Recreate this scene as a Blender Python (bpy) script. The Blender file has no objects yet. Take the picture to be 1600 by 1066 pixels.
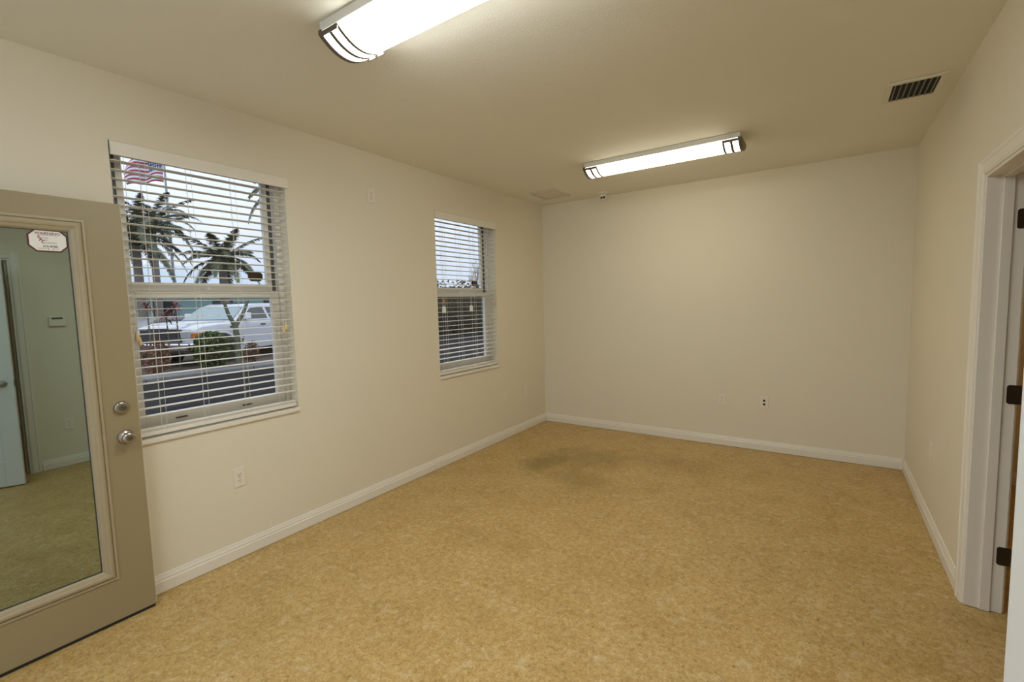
import bpy, bmesh, math, random
from mathutils import Vector, Matrix, Euler

random.seed(11)
SC = bpy.context.scene
COL = SC.collection
PI = math.pi
H = 2.74            # ceiling height
W = 3.585           # room width
YF = -6.42           # front wall (behind the camera)
OR_X = 6.6          # far side of the adjoining room
G = -0.10           # ground level outside

# ------------------------------------------------------------------ materials
def new_mat(name):
    m = bpy.data.materials.new(name); m.use_nodes = True
    nt = m.node_tree; b = nt.nodes['Principled BSDF']
    return m, nt, b

def pbr(name, col, rough=0.5, metal=0.0, spec=0.5, bump=0.0, bscale=60.0, var=0.0, vscale=8.0):
    m, nt, b = new_mat(name)
    b.inputs['Roughness'].default_value = rough
    b.inputs['Metallic'].default_value = metal
    b.inputs['Specular IOR Level'].default_value = spec
    tc = nt.nodes.new('ShaderNodeTexCoord')
    n = nt.nodes.new('ShaderNodeTexNoise'); n.inputs['Scale'].default_value = vscale
    n.inputs['Detail'].default_value = 4
    nt.links.new(tc.outputs['Object'], n.inputs['Vector'])
    mx = nt.nodes.new('ShaderNodeMix'); mx.data_type = 'RGBA'
    mx.inputs['A'].default_value = (*[c * (1 - var) for c in col], 1)
    mx.inputs['B'].default_value = (*[min(1, c * (1 + var)) for c in col], 1)
    nt.links.new(n.outputs['Fac'], mx.inputs['Factor'])
    nt.links.new(mx.outputs['Result'], b.inputs['Base Color'])
    if bump > 0:
        n2 = nt.nodes.new('ShaderNodeTexNoise'); n2.inputs['Scale'].default_value = bscale
        n2.inputs['Detail'].default_value = 3
        nt.links.new(tc.outputs['Object'], n2.inputs['Vector'])
        bp = nt.nodes.new('ShaderNodeBump'); bp.inputs['Strength'].default_value = bump
        bp.inputs['Distance'].default_value = 0.004
        nt.links.new(n2.outputs['Fac'], bp.inputs['Height'])
        nt.links.new(bp.outputs['Normal'], b.inputs['Normal'])
    return m

def emit(name, col, s):
    m, nt, b = new_mat(name)
    b.inputs['Base Color'].default_value = (.8, .8, .8, 1)
    b.inputs['Emission Color'].default_value = (*col, 1)
    b.inputs['Emission Strength'].default_value = s
    return m

def clear_glass(name):
    m = bpy.data.materials.new(name); m.use_nodes = True
    nt = m.node_tree; nt.nodes.clear()
    out = nt.nodes.new('ShaderNodeOutputMaterial')
    tr = nt.nodes.new('ShaderNodeBsdfTransparent'); tr.inputs['Color'].default_value = (.98, .99, .985, 1)
    gl = nt.nodes.new('ShaderNodeBsdfGlossy'); gl.inputs['Roughness'].default_value = 0.0
    fr = nt.nodes.new('ShaderNodeFresnel'); fr.inputs['IOR'].default_value = 1.5
    # the pane is a thin slab: reflect where light enters it, pass straight out at its far face
    ge = nt.nodes.new('ShaderNodeNewGeometry'); k = nt.nodes.new('ShaderNodeMath'); k.operation = 'MULTIPLY_ADD'
    nt.links.new(ge.outputs['Backfacing'], k.inputs[0]); k.inputs[1].default_value = -1; k.inputs[2].default_value = 1
    fm = nt.nodes.new('ShaderNodeMath'); fm.operation = 'MULTIPLY'; nt.links.new(fr.outputs[0], fm.inputs[0]); nt.links.new(k.outputs[0], fm.inputs[1])
    mx = nt.nodes.new('ShaderNodeMixShader')
    nt.links.new(fm.outputs[0], mx.inputs[0]); nt.links.new(tr.outputs[0], mx.inputs[1])
    nt.links.new(gl.outputs[0], mx.inputs[2]); nt.links.new(mx.outputs[0], out.inputs[0])
    return m

def floor_material():
    m, nt, b = new_mat('marbled_golden_vinyl')
    L = nt.links.new
    tc = nt.nodes.new('ShaderNodeTexCoord')
    def noise(scale, detail, rough=.6, dist=0.0):
        n = nt.nodes.new('ShaderNodeTexNoise'); n.inputs['Scale'].default_value = scale
        n.inputs['Detail'].default_value = detail; n.inputs['Roughness'].default_value = rough
        n.inputs['Distortion'].default_value = dist
        L(tc.outputs['Object'], n.inputs['Vector']); return n.outputs['Fac']
    def ramp(f, stops):
        r = nt.nodes.new('ShaderNodeValToRGB'); e = r.color_ramp.elements
        e[0].position, e[0].color = stops[0][0], (*stops[0][1], 1)
        e[1].position, e[1].color = stops[-1][0], (*stops[-1][1], 1)
        for p, c in stops[1:-1]:
            k = e.new(p); k.color = (*c, 1)
        L(f, r.inputs[0]); return r.outputs['Color']
    def mix(f, a, c, mode='MIX'):
        x = nt.nodes.new('ShaderNodeMix'); x.data_type = 'RGBA'; x.blend_type = mode
        if isinstance(f, float): x.inputs['Factor'].default_value = f
        else: L(f, x.inputs['Factor'])
        L(a, x.inputs['A'])
        if isinstance(c, tuple): x.inputs['B'].default_value = (*c, 1)
        else: L(c, x.inputs['B'])
        return x.outputs['Result']
    base = ramp(noise(34, 7, .74, .5), [(.28, (.34, .205, .060)), (.44, (.475, .315, .110)), (.56, (.545, .375, .150)), (.72, (.66, .50, .26))])
    big = ramp(noise(3.4, 6, .66), [(.30, (.86, .84, .76)), (.50, (1, 1, 1)), (.70, (1.08, 1.10, 1.16))])
    c = mix(1.0, base, big, 'MULTIPLY')
    fine = ramp(noise(95, 4, .7), [(.38, (.82, .80, .76)), (.5, (1, 1, 1)), (.64, (1.12, 1.13, 1.15))])
    c = mix(1.0, c, fine, 'MULTIPLY')
    pl = ramp(noise(13, 7, .72, .8), [(.54, (0, 0, 0)), (.70, (1, 1, 1))])
    sp_ = nt.nodes.new('ShaderNodeSeparateColor'); L(pl, sp_.inputs[0])
    m2 = nt.nodes.new('ShaderNodeMath'); m2.operation = 'MULTIPLY'; m2.inputs[1].default_value = .6
    L(sp_.outputs[0], m2.inputs[0]); c = mix(m2.outputs[0], c, (.68, .57, .37))
    # sparse dark flecks
    fl = ramp(noise(60, 2, .5, 1.5), [(.64, (0, 0, 0)), (.69, (1, 1, 1))])
    sep = nt.nodes.new('ShaderNodeSeparateColor'); L(fl, sep.inputs[0])
    ml = nt.nodes.new('ShaderNodeMath'); ml.operation = 'MULTIPLY'; ml.inputs[1].default_value = .55
    L(sep.outputs[0], ml.inputs[0])
    c = mix(ml.outputs[0], c, (.13, .075, .025))
    # worn greenish stain near the window wall
    def stain(cx, cy, rx, ry, k, colr, cc):
        mp = nt.nodes.new('ShaderNodeMapping')
        mp.inputs['Location'].default_value = (-cx / rx, -cy / ry, 0)
        mp.inputs['Scale'].default_value = (1 / rx, 1 / ry, 0)
        nz = nt.nodes.new('ShaderNodeTexNoise'); nz.inputs['Scale'].default_value = 5; nz.inputs['Detail'].default_value = 4
        L(tc.outputs['Object'], nz.inputs['Vector'])
        L(tc.outputs['Object'], mp.inputs['Vector'])
        ln = nt.nodes.new('ShaderNodeVectorMath'); ln.operation = 'LENGTH'; L(mp.outputs[0], ln.inputs[0])
        ad = nt.nodes.new('ShaderNodeMath'); ad.operation = 'ADD'; L(ln.outputs['Value'], ad.inputs[0])
        s2 = nt.nodes.new('ShaderNodeMath'); s2.operation = 'MULTIPLY_ADD'; L(nz.outputs['Fac'], s2.inputs[0])
        s2.inputs[1].default_value = 1.3; s2.inputs[2].default_value = -.65
        L(s2.outputs[0], ad.inputs[1])
        mr = nt.nodes.new('ShaderNodeMapRange'); L(ad.outputs[0], mr.inputs[0])
        mr.inputs[1].default_value = 1.15; mr.inputs[2].default_value = .35
        mr.inputs[3].default_value = 0; mr.inputs[4].default_value = k
        return mix(mr.outputs[0], cc, colr)
    c = stain(.76, -1.36, .18, .40, .55, (.16, .12, .03), c)
    c = stain(1.12, -1.05, .38, .34, .44, (.18, .13, .035), c)
    c = stain(1.25, -1.60, .46, .24, .38, (.20, .145, .04), c)
    c = stain(1.85, -.80, .55, .28, .28, (.20, .14, .04), c)
    L(c, b.inputs['Base Color'])
    b.inputs['Roughness'].default_value = .42
    b.inputs['Specular IOR Level'].default_value = .32
    bp = nt.nodes.new('ShaderNodeBump'); bp.inputs['Strength'].default_value = .10; bp.inputs['Distance'].default_value = .002
    L(noise(180, 3), bp.inputs['Height']); L(bp.outputs['Normal'], b.inputs['Normal'])
    return m

M = dict(
    wall=pbr('cream_wall_paint', (.765, .715, .59), .55, spec=.3, bump=.16, bscale=95, var=.012, vscale=3),
    ceil=pbr('cream_ceiling_paint', (.80, .78, .69), .8, spec=.2, bump=.28, bscale=120, var=.015, vscale=3),
    trim=pbr('white_trim_paint', (.80, .765, .69), .35, var=.01),
    white=pbr('white_door_paint', (.71, .715, .71), .35, var=.01),
    vinyl=pbr('white_window_vinyl', (.76, .74, .68), .4, var=.01),
    track=pbr('grey_window_track', (.12, .12, .11), .6),
    blind=pbr('white_blind_slat', (.80, .77, .70), .42, var=.015),
    cord=pbr('white_blind_cord', (.78, .75, .68), .8),
    wood=pbr('pale_wood_tassel', (.72, .56, .30), .5, var=.08),
    bead=pbr('orange_bead', (.70, .26, .08), .4),
    tag=pbr('white_paper_tag', (.82, .82, .84), .6),
    glass=clear_glass('window_glass'),
    doortan=pbr('tan_door_paint', (.305, .250, .145), .42, var=.02, bump=.05, bscale=40),
    litetan=pbr('beige_lite_frame', (.375, .315, .205), .42, var=.02),
    edge=pbr('pale_door_edge', (.62, .56, .43), .45),
    nickel=pbr('satin_nickel', (.44, .41, .37), .28, metal=1.0),
    nickel_dark=pbr('dark_nickel', (.20, .19, .17), .35, metal=1.0),
    gasket=pbr('grey_green_gasket', (.05, .06, .05), .5),
    black=pbr('black_rubber', (.012, .012, .012), .6),
    bronze=pbr('brown_bronze_hinge', (.052, .036, .020), .40, metal=.6),
    brown=pbr('dark_brown_backing', (.055, .034, .018), .7),
    plate=pbr('ivory_outlet_plate', (.80, .75, .66), .35),
    slot=pbr('dark_slot', (.05, .04, .03), .7),
    camwhite=pbr('white_camera_shell', (.74, .72, .66), .4),
    ventm=pbr('painted_register', (.76, .73, .64), .5),
    ventdark=pbr('dark_duct', (.018, .018, .016), .9),
    louvre=pbr('grey_louvre', (.22, .22, .19), .6),
    pan=pbr('white_fixture_pan', (.72, .71, .66), .45),
    fixmetal=pbr('bronze_nickel_band', (.15, .125, .10), .45, metal=.5),
    redtxt=pbr('red_sticker_ink', (.20, .010, .02), .5),
    drk_red=pbr('maroon_sticker_border', (.085, .009, .011), .5),
    sticker=pbr('white_sticker', (.80, .79, .76), .4),
    blacktxt=pbr('black_sticker_ink', (.02, .02, .02), .5),
    lcd=pbr('dark_lcd', (.05, .06, .05), .2),
)
M['floor'] = floor_material()
# mirrored privacy film behind the door glass
m_, nt_, b_ = new_mat('reflective_door_glass')
b_.inputs['Base Color'].default_value = (.345, .415, .385, 1); b_.inputs['Metallic'].default_value = 1.0
b_.inputs['Roughness'].default_value = .015
M['mirror'] = m_
M['lamp'] = emit('warm_acrylic_diffuser', (1.0, .94, .74), 10.5)
M['lamp_cool'] = emit('bright_acrylic_diffuser', (.97, 1.0, .96), 25.0)
M['lamp_fill'] = emit('added_fill_diffuser', (.95, 1.0, 1.0), 16.0)  # glow of the fixture added behind the camera
# outdoor materials
M.update(
    asphalt=pbr('dark_asphalt', (.024, .023, .024), 1.0, spec=.03, var=.25, vscale=30),
    mulch=pbr('brown_mulch', (.075, .048, .036), .95, var=.6, vscale=22),
    kerb=pbr('pale_concrete_kerb', (.17, .165, .155), .9, var=.25, vscale=9),
    teal=pbr('teal_stucco', (.27, .42, .40), .8, var=.04),
    metalroof=pbr('pale_blue_metal_roof', (.44, .50, .54), .5, var=.04),
    darkwin=pbr('dark_window_glass', (.03, .035, .04), .1),
    stucco=pbr('exterior_stucco', (.55, .50, .40), .8),
    carwhite=pbr('white_car_paint', (.60, .61, .65), .22, spec=.6, var=.01),
    carglass=pbr('tinted_car_glass', (.035, .045, .045), .06, spec=.8),
    wsglass=pbr('windshield_glass', (.20, .28, .29), .06, spec=.8),
    chrome=pbr('chrome', (.75, .75, .77), .12, metal=1.0),
    grille=pbr('black_grille', (.03, .03, .034), .4),
    tyre=pbr('tyre_rubber', (.02, .02, .02), .8),
    lampglass=pbr('headlamp_glass', (.55, .56, .58), .15, metal=.3),
    amber=pbr('amber_marker', (.55, .16, .03), .3),
    greycar=pbr('grey_car_paint', (.17, .175, .18), .25, spec=.6),
    trunk=pbr('palm_trunk_bark', (.24, .215, .19), .9, var=.25, vscale=14, bump=.4, bscale=20),
    shaft=pbr('green_crownshaft', (.20, .24, .085), .6, var=.15),
    frond=pbr('dusty_green_palm_leaf', (.075, .088, .045), .6, var=.35, vscale=2),
    bark=pbr('green_grey_bark', (.12, .125, .085), .9, var=.3),
    leaf=pbr('shrub_leaf_green', (.085, .125, .025), .6, var=.45, vscale=5),
    hedge=pbr('olive_hedge_leaf', (.075, .068, .033), .7, var=.5, vscale=2.2),
    hedgecore=pbr('brown_hedge_core', (.032, .026, .015), .9, var=.3),
    redleaf=pbr('dark_red_cordyline_leaf', (.16, .050, .050), .6, var=.4, vscale=6),
    rust=pbr('rusty_orange_leaf', (.17, .070, .034), .7, var=.5, vscale=7),
    pole=pbr('grey_pole', (.36, .37, .40), .45, metal=.2),
    twig=pbr('bare_twig', (.17, .155, .15), .9),
)
def flag_material():
    m, nt, b = new_mat('striped_flag_cloth'); L = nt.links.new
    uv = nt.nodes.new('ShaderNodeUVMap'); sp = nt.nodes.new('ShaderNodeSeparateXYZ'); L(uv.outputs[0], sp.inputs[0])
    def math_(op, a, c=None):
        n = nt.nodes.new('ShaderNodeMath'); n.operation = op
        for i, v in enumerate((a, c)):
            if v is None: continue
            if isinstance(v, (int, float)): n.inputs[i].default_value = v
            else: L(v, n.inputs[i])
        return n.outputs[0]
    u, v = sp.outputs[0], sp.outputs[1]
    stripe = math_('GREATER_THAN', math_('FRACT', math_('MULTIPLY', v, 6.5)), .5)   # 13 stripes, red first and last
    def mix(f, a, c):
        x = nt.nodes.new('ShaderNodeMix'); x.data_type = 'RGBA'; L(f, x.inputs['Factor'])
        for k, q in (('A', a), ('B', c)):
            if isinstance(q, tuple): x.inputs[k].default_value = (*q, 1)
            else: L(q, x.inputs[k])
        return x.outputs['Result']
    c = mix(stripe, (.42, .06, .13), (.78, .78, .80))
    inu = math_('LESS_THAN', u, .4); inv = math_('GREATER_THAN', v, 6 / 13)
    can = math_('MULTIPLY', inu, inv)
    du = math_('SUBTRACT', math_('FRACT', math_('MULTIPLY', u, 15)), .5)
    dv = math_('SUBTRACT', math_('FRACT', math_('MULTIPLY', v, 9.3)), .5)
    star = math_('LESS_THAN', math_('ADD', math_('MULTIPLY', du, du), math_('MULTIPLY', dv, dv)), .06)
    c = mix(can, c, mix(star, (.07, .09, .24), (.8, .8, .82)))
    L(c, b.inputs['Base Color']); b.inputs['Roughness'].default_value = .8
    return m
M['flag'] = flag_material()

# ------------------------------------------------------------------ mesh helpers
class MB:
    def __init__(s): s.bm = bmesh.new()
    def quad(s, *ps):
        return s.bm.faces.new([s.bm.verts.new(p) for p in ps])
    def box(s, x0, x1, y0, y1, z0, z1):
        v = [s.bm.verts.new((x, y, z)) for x in (x0, x1) for y in (y0, y1) for z in (z0, z1)]
        for f in ((0, 1, 3, 2), (4, 6, 7, 5), (0, 4, 5, 1), (2, 3, 7, 6), (0, 2, 6, 4), (1, 5, 7, 3)):
            s.bm.faces.new([v[i] for i in f])
        return s
    def tube(s, pts, r, seg=8, caps=True):
        pts = [Vector(p) for p in pts]; rr = r if isinstance(r, (list, tuple)) else [r] * len(pts)
        rings = []
        up = Vector((0, 0, 1))
        for i, p in enumerate(pts):
            d = (pts[min(i + 1, len(pts) - 1)] - pts[max(i - 1, 0)]).normalized()
            a = d.cross(up if abs(d.z) < .95 else Vector((1, 0, 0))).normalized(); b = d.cross(a)
            rings.append([s.bm.verts.new(p + (a * math.cos(t) + b * math.sin(t)) * rr[i]) for t in [2 * PI * k / seg for k in range(seg)]])
        for A, B in zip(rings, rings[1:]):
            for k in range(seg): s.bm.faces.new((A[k], A[(k + 1) % seg], B[(k + 1) % seg], B[k]))
        if caps:
            s.bm.faces.new(rings[0][::-1]); s.bm.faces.new(rings[-1])
        return s
    def lathe(s, prof, axis='z', o=(0, 0, 0), seg=24):
        # prof: (radius, height along axis)
        o = Vector(o); rings = []
        for r, h in prof:
            ring = []
            for k in range(seg):
                t = 2 * PI * k / seg; c, q = math.cos(t) * r, math.sin(t) * r
                p = {'z': (c, q, h), 'x': (h, c, q), 'y': (q, h, c)}[axis]
                ring.append(s.bm.verts.new(o + Vector(p)))
            rings.append(ring)
        for A, B in zip(rings, rings[1:]):
            for k in range(seg): s.bm.faces.new((A[k], A[(k + 1) % seg], B[(k + 1) % seg], B[k]))
        s.bm.faces.new(rings[0][::-1]); s.bm.faces.new(rings[-1])
        return s
    def prism(s, poly, axis, lo, hi):
        # poly: 2D points; axis: extrusion axis; remaining axes keep x<y<z order
        def P(a, b, h): return {'x': (h, a, b), 'y': (a, h, b), 'z': (a, b, h)}[axis]
        A = [s.bm.verts.new(P(a, b, lo)) for a, b in poly]; B = [s.bm.verts.new(P(a, b, hi)) for a, b in poly]
        n = len(poly)
        s.bm.faces.new(A[::-1]); s.bm.faces.new(B)
        for k in range(n): s.bm.faces.new((A[k], A[(k + 1) % n], B[(k + 1) % n], B[k]))
        return s
    def frame(s, x0, x1, y0, y1, z0, z1, wl, wr, wb, wt):
        # picture-frame ring in the y-z plane
        s.box(x0, x1, y0, y0 + wl, z0, z1); s.box(x0, x1, y1 - wr, y1, z0, z1)
        s.box(x0, x1, y0 + wl, y1 - wr, z0, z0 + wb); s.box(x0, x1, y0 + wl, y1 - wr, z1 - wt, z1)
        return s
    def build(s, name, mat, parent=None, smooth=False, bevel=0.0, loc=None, seg=2):
        bmesh.ops.recalc_face_normals(s.bm, faces=s.bm.faces)
        me = bpy.data.meshes.new(name); s.bm.to_mesh(me); s.bm.free()
        me.materials.append(mat)
        if smooth:
            for p in me.polygons: p.use_smooth = True
        o = bpy.data.objects.new(name, me); COL.objects.link(o)
        if loc is not None: o.location = loc
        if parent: o.parent = parent
        if bevel > 0:
            md = o.modifiers.new('soft_edges', 'BEVEL'); md.width = bevel; md.segments = seg
            md.limit_method = 'ANGLE'; md.angle_limit = math.radians(40)
        if smooth:
            md = o.modifiers.new('split', 'EDGE_SPLIT'); md.split_angle = math.radians(38)
        return o

def tag(o, label, cat, group=None, kind=None):
    o['label'] = label; o['category'] = cat
    if group: o['group'] = group
    if kind: o['kind'] = kind
    return o

def thing(name, loc, label, cat, group=None, kind=None, rotz=0):
    o = bpy.data.objects.new(name, None); COL.objects.link(o)
    o.empty_display_size = .1
    o.location = loc; o.rotation_euler = (0, 0, rotz)
    return tag(o, label, cat, group, kind)

def struct(name, mb, mat, label, cat, **k):
    o = mb.build(name, mat, **k); return tag(o, label, cat, kind='structure')

def copy_tree(o, parent=None):
    c = o.copy(); COL.objects.link(c)
    if parent: c.parent = parent
    for ch in list(o.children): copy_tree(ch, c)
    return c

# ------------------------------------------------------------------ room shell
def wall_x(name, x0, x1, ya, yb, holes, mat, label, za=0.0, zb=H):
    """solid wall slab between x0 and x1 with rectangular holes (y0,y1,z0,z1)"""
    ys = sorted({ya, yb, *[h[0] for h in holes], *[h[1] for h in holes]})
    zs = sorted({za, zb, *[h[2] for h in holes], *[h[3] for h in holes]})
    bm = bmesh.new(); vm = {}
    def V(x, y, z):
        k = (round(x, 5), round(y, 5), round(z, 5))
        if k not in vm: vm[k] = bm.verts.new(k)
        return vm[k]
    def solid(i, j):
        if not (0 <= i < len(ys) - 1 and 0 <= j < len(zs) - 1): return False
        cy, cz = (ys[i] + ys[i + 1]) / 2, (zs[j] + zs[j + 1]) / 2
        return not any(h[0] < cy < h[1] and h[2] < cz < h[3] for h in holes)
    for i in range(len(ys) - 1):
        for j in range(len(zs) - 1):
            if not solid(i, j): continue
            a, b, c, d = ys[i], ys[i + 1], zs[j], zs[j + 1]
            for x in (x0, x1): bm.faces.new((V(x, a, c), V(x, b, c), V(x, b, d), V(x, a, d)))
            if not solid(i - 1, j): bm.faces.new((V(x0, a, c), V(x1, a, c), V(x1, a, d), V(x0, a, d)))
            if not solid(i + 1, j): bm.faces.new((V(x0, b, c), V(x1, b, c), V(x1, b, d), V(x0, b, d)))
            if not solid(i, j - 1): bm.faces.new((V(x0, a, c), V(x1, a, c), V(x1, b, c), V(x0, b, c)))
            if not solid(i, j + 1): bm.faces.new((V(x0, a, d), V(x1, a, d), V(x1, b, d), V(x0, b, d)))
    mb = MB(); mb.bm.free(); mb.bm = bm
    return struct(name, mb, mat, label, 'wall')

W1 = (-4.285, -3.372); W2 = (-1.952, -1.018)      # window openings along y
ZS, ZT = .835, 2.405                              # rough sill and head heights
ED = (-6.20, -5.235)                              # entry doorway in the window wall
D3 = (-2.90, -2.105)                              # far doorway in the right wall
D2 = (-4.945, -4.105)                             # near doorway in the right wall
wall_x('wall_left', -.20, 0, YF, .15, [(*W1, ZS, ZT), (*W2, ZS, ZT), (*ED, 0, 2.09)], M['wall'], 'long cream wall with two blind covered windows')
wall_x('wall_right', W, W + .135, YF, 0, [(*D3, 0, 2.075), (*D2, 0, 2.075)], M['wall'], 'cream wall on the right with the cased doorway')
struct('wall_back', MB().box(0, OR_X + .15, 0, .15, 0, H), M['wall'], 'plain cream end wall with two low outlet plates', 'wall')
struct('wall_front', MB().box(-.20, .15, YF - .15, YF, 0, H).box(3.45, OR_X + .15, YF - .15, YF, 0, H).box(.15, 3.45, YF - .15, YF, 0, .08).box(.15, 3.45, YF - .15, YF, 2.58, H), M['wall'], 'cream wall at the near end of the room', 'wall')
struct('wall_far', MB().box(OR_X, OR_X + .15, YF, 0, 0, H), M['wall'], 'far wall of the adjoining room', 'wall')
struct('floor', MB().box(-.20, OR_X + .15, YF - .15, .15, -.12, 0), M['floor'], 'golden tan marbled vinyl floor', 'floor')
struct('ceiling', MB().box(-.20, OR_X + .15, YF - .15, .15, H, H + .15), M['ceil'], 'cream textured ceiling', 'ceiling')

def base_prof(out):   # (offset from wall, height) moulded profile
    return [(0, .003), (out, .003), (out, .062), (out * .72, .070), (out * .80, .076), (out * .42, .092), (out * .36, .100), (0, .102)]
def baseboard(name, axis, wallpos, sgn, lo, hi, label):
    mb = MB(); pr = base_prof(.014)
    if axis == 'y': mb.prism([(wallpos + sgn * a, b) for a, b in pr], 'y', lo, hi)
    else: mb.prism([(wallpos + sgn * a, b) for a, b in pr], 'x', lo, hi)
    return struct(name, mb, M['trim'], label, 'baseboard')
baseboard('baseboard_left', 'y', 0, 1, -5.165, 0, 'white moulded baseboard along the window wall')
baseboard('baseboard_back', 'x', 0, -1, .014, W - .014, 'white moulded baseboard along the end wall')
baseboard('baseboard_right', 'y', W, -1, -2.036, 0, 'white moulded baseboard between end wall and cased doorway')
baseboard('baseboard_near_right', 'y', W, -1, -4.036, -2.972, 'white baseboard below the thermostat wall')
baseboard('baseboard_front_left', 'y', 0, 1, YF, -6.275, 'white baseboard beyond the entry doorway')
baseboard('baseboard_front_right', 'y', W, -1, YF, -5.015, 'white baseboard near the front of the right wall')
baseboard('baseboard_adjoining', 'x', 0, -1, W + .135, OR_X, 'baseboard of the adjoining room seen through the doorway')

# casings and jambs of the doorways
def casing_piece(mb, xw, sgn, y0, y1, z0, z1, horiz, inner_hi):
    """moulded flat casing: thick back band on the outer side, thinner toward the opening"""
    if not horiz:
        w = y1 - y0
        outer = [(0, 0), (.018, 0), (.018, .014), (.014, .020), (.012, w - .012), (.008, w - .004), (.006, w), (0, w)]
        pts = [(xw + sgn * a, (y1 - t) if inner_hi else (y0 + t)) for a, t in outer]
        mb.prism(pts, 'z', z0, z1)
    else:
        w = z1 - z0
        outer = [(0, 0), (.018, 0), (.018, .014), (.014, .020), (.012, w - .012), (.008, w - .004), (.006, w), (0, w)]
        mb.prism([(xw + sgn * a, z1 - t) for a, t in outer], 'y', y0, y1)

def doorway(name, xw, sgn, thick, y0, y1, zt, label, stop_off, both=True):
    """cased opening in a wall whose room face is x=xw; sgn = direction to the room"""
    t = thing(name, (0, 0, 0), label, 'door frame', kind='structure')
    cw = .066; rv = .006
    mb = MB()
    for xx, sg in ((xw, sgn), (xw - sgn * thick, -sgn)) if both else ((xw, sgn),):
        casing_piece(mb, xx, sg, y1 - rv, y1 - rv + cw, 0.002, zt + cw - rv, False, True)
        casing_piece(mb, xx, sg, y0 + rv - cw, y0 + rv, 0.002, zt + cw - rv, False, False)
        casing_piece(mb, xx, sg, y0 + rv, y1 - rv, zt - rv, zt + cw - rv, True, False)
    mb.build('casing', M['trim'], t)
    xa, xb = sorted((xw, xw - sgn * thick))
    mb = MB(); j = .018
    mb.box(xa, xb, y1 - j, y1, .002, zt); mb.box(xa, xb, y0, y0 + j, .002, zt); mb.box(xa, xb, y0 + j, y1 - j, zt - j, zt)
    mb.build('jamb', M['trim'], t, bevel=.0015)
    s0, s1 = sorted((xw - sgn * stop_off, xw - sgn * (stop_off + .036)))
    mb = MB()
    mb.box(s0, s1, y1 - j - .011, y1 - j, .002, zt - j); mb.box(s0, s1, y0 + j, y0 + j + .011, .002, zt - j)
    mb.box(s0, s1, y0 + j + .011, y1 - j - .011, zt - j - .011, zt - j)
    mb.build('door_stop', M['trim'], t, bevel=.002)
    return t
doorway('trim_1', W, -1, .135, *D3, 2.075, 'white casing and jamb of the doorway at the right edge', .055)
doorway('trim_2', W, -1, .135, *D2, 2.075, 'white casing and jamb behind the open white door', .050)
doorway('trim_3', 0, 1, .20, *ED, 2.09, 'casing of the entry doorway in the window wall', .075)

# ------------------------------------------------------------------ windows
def window(name, y0, y1, label, lifts):
    w = thing(name, (0, 0, 0), label, 'window', kind='structure')
    z0, z1 = ZS + .025, ZT
    f = MB(); f.frame(-.175, -.092, y0, y1, z0, z1, .030, .030, .030, .014)
    f.build('window_frame', M['vinyl'], w, bevel=.002)
    t = MB(); t.frame(-.172, -.135, y0 + .030, y1 - .030, z0 + .030, z1 - .014, .026, .026, .003, .003)
    t.build('side_track', M['track'], w)
    a, b = y0 + .056, y1 - .056
    up = MB(); up.frame(-.168, -.138, a, b, 1.655, z1 - .017, .030, .030, .050, .014)
    uo = up.build('upper_sash', M['vinyl'], w, bevel=.002)
    MB().box(-.155, -.151, a + .030, b - .030, 1.705, z1 - .031).build('pane', M['glass'], uo)
    a, b = y0 + .031, y1 - .031
    lo = MB(); lo.frame(-.134, -.100, a, b, z0 + .031, 1.660, .052, .052, .075, .045)
    lw = lo.build('lower_sash', M['vinyl'], w, bevel=.002)
    MB().box(-.120, -.116, a + .052, b - .052, z0 + .106, 1.615).build('pane', M['glass'], lw)
    for yy in lifts:
        MB().box(-.100, -.088, yy - .028, yy + .028, .925, .931).build('shaded_sash_lift', M['brown'], w)  # lifts drawn dark: their shadow on the rail is put into the colour
    lk = MB(); ym = (a + b) / 2
    lk.box(-.128, -.104, ym - .03, ym + .03, 1.660, 1.668); lk.tube([(-.116, ym, 1.668), (-.116, ym, 1.68)], .011, 12)
    lk.build('sash_lock', M['vinyl'], w, bevel=.001)
    sl = MB(); sl.box(-.092, .016, y0 - .002, y1 + .002, ZS, ZS + .025)
    sl.build('window_sill', M['trim'], w, bevel=.004)
    return w
window('window_1', *W1, 'larger white sash window nearest the glazed tan door', (-4.035, -3.665))
window('window_2', *W2, 'white sash window close to the far corner', ())

def glazing():  # unseen window, added to let more daylight onto the near floor and walls
    w = thing('fill_window', (0, 0, 0), 'wide storefront added behind the camera to brighten the near room', 'window', kind='structure')
    f = MB(); ya, yb = YF - .11, YF - .05
    for a, b in ((.15, .21), (1.77, 1.83), (3.39, 3.45)): f.box(a, b, ya, yb, .08, 2.58)
    for a, b in ((.21, 1.77), (1.83, 3.39)): f.box(a, b, ya, yb, .08, .14); f.box(a, b, ya, yb, 2.52, 2.58)
    f.build('window_frame', M['vinyl'], w, bevel=.002)
    for a, b in ((.21, 1.77), (1.83, 3.39)): MB().box(a, b, YF - .082, YF - .078, .14, 2.52).build('pane', M['glass'], w)
glazing()

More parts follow.
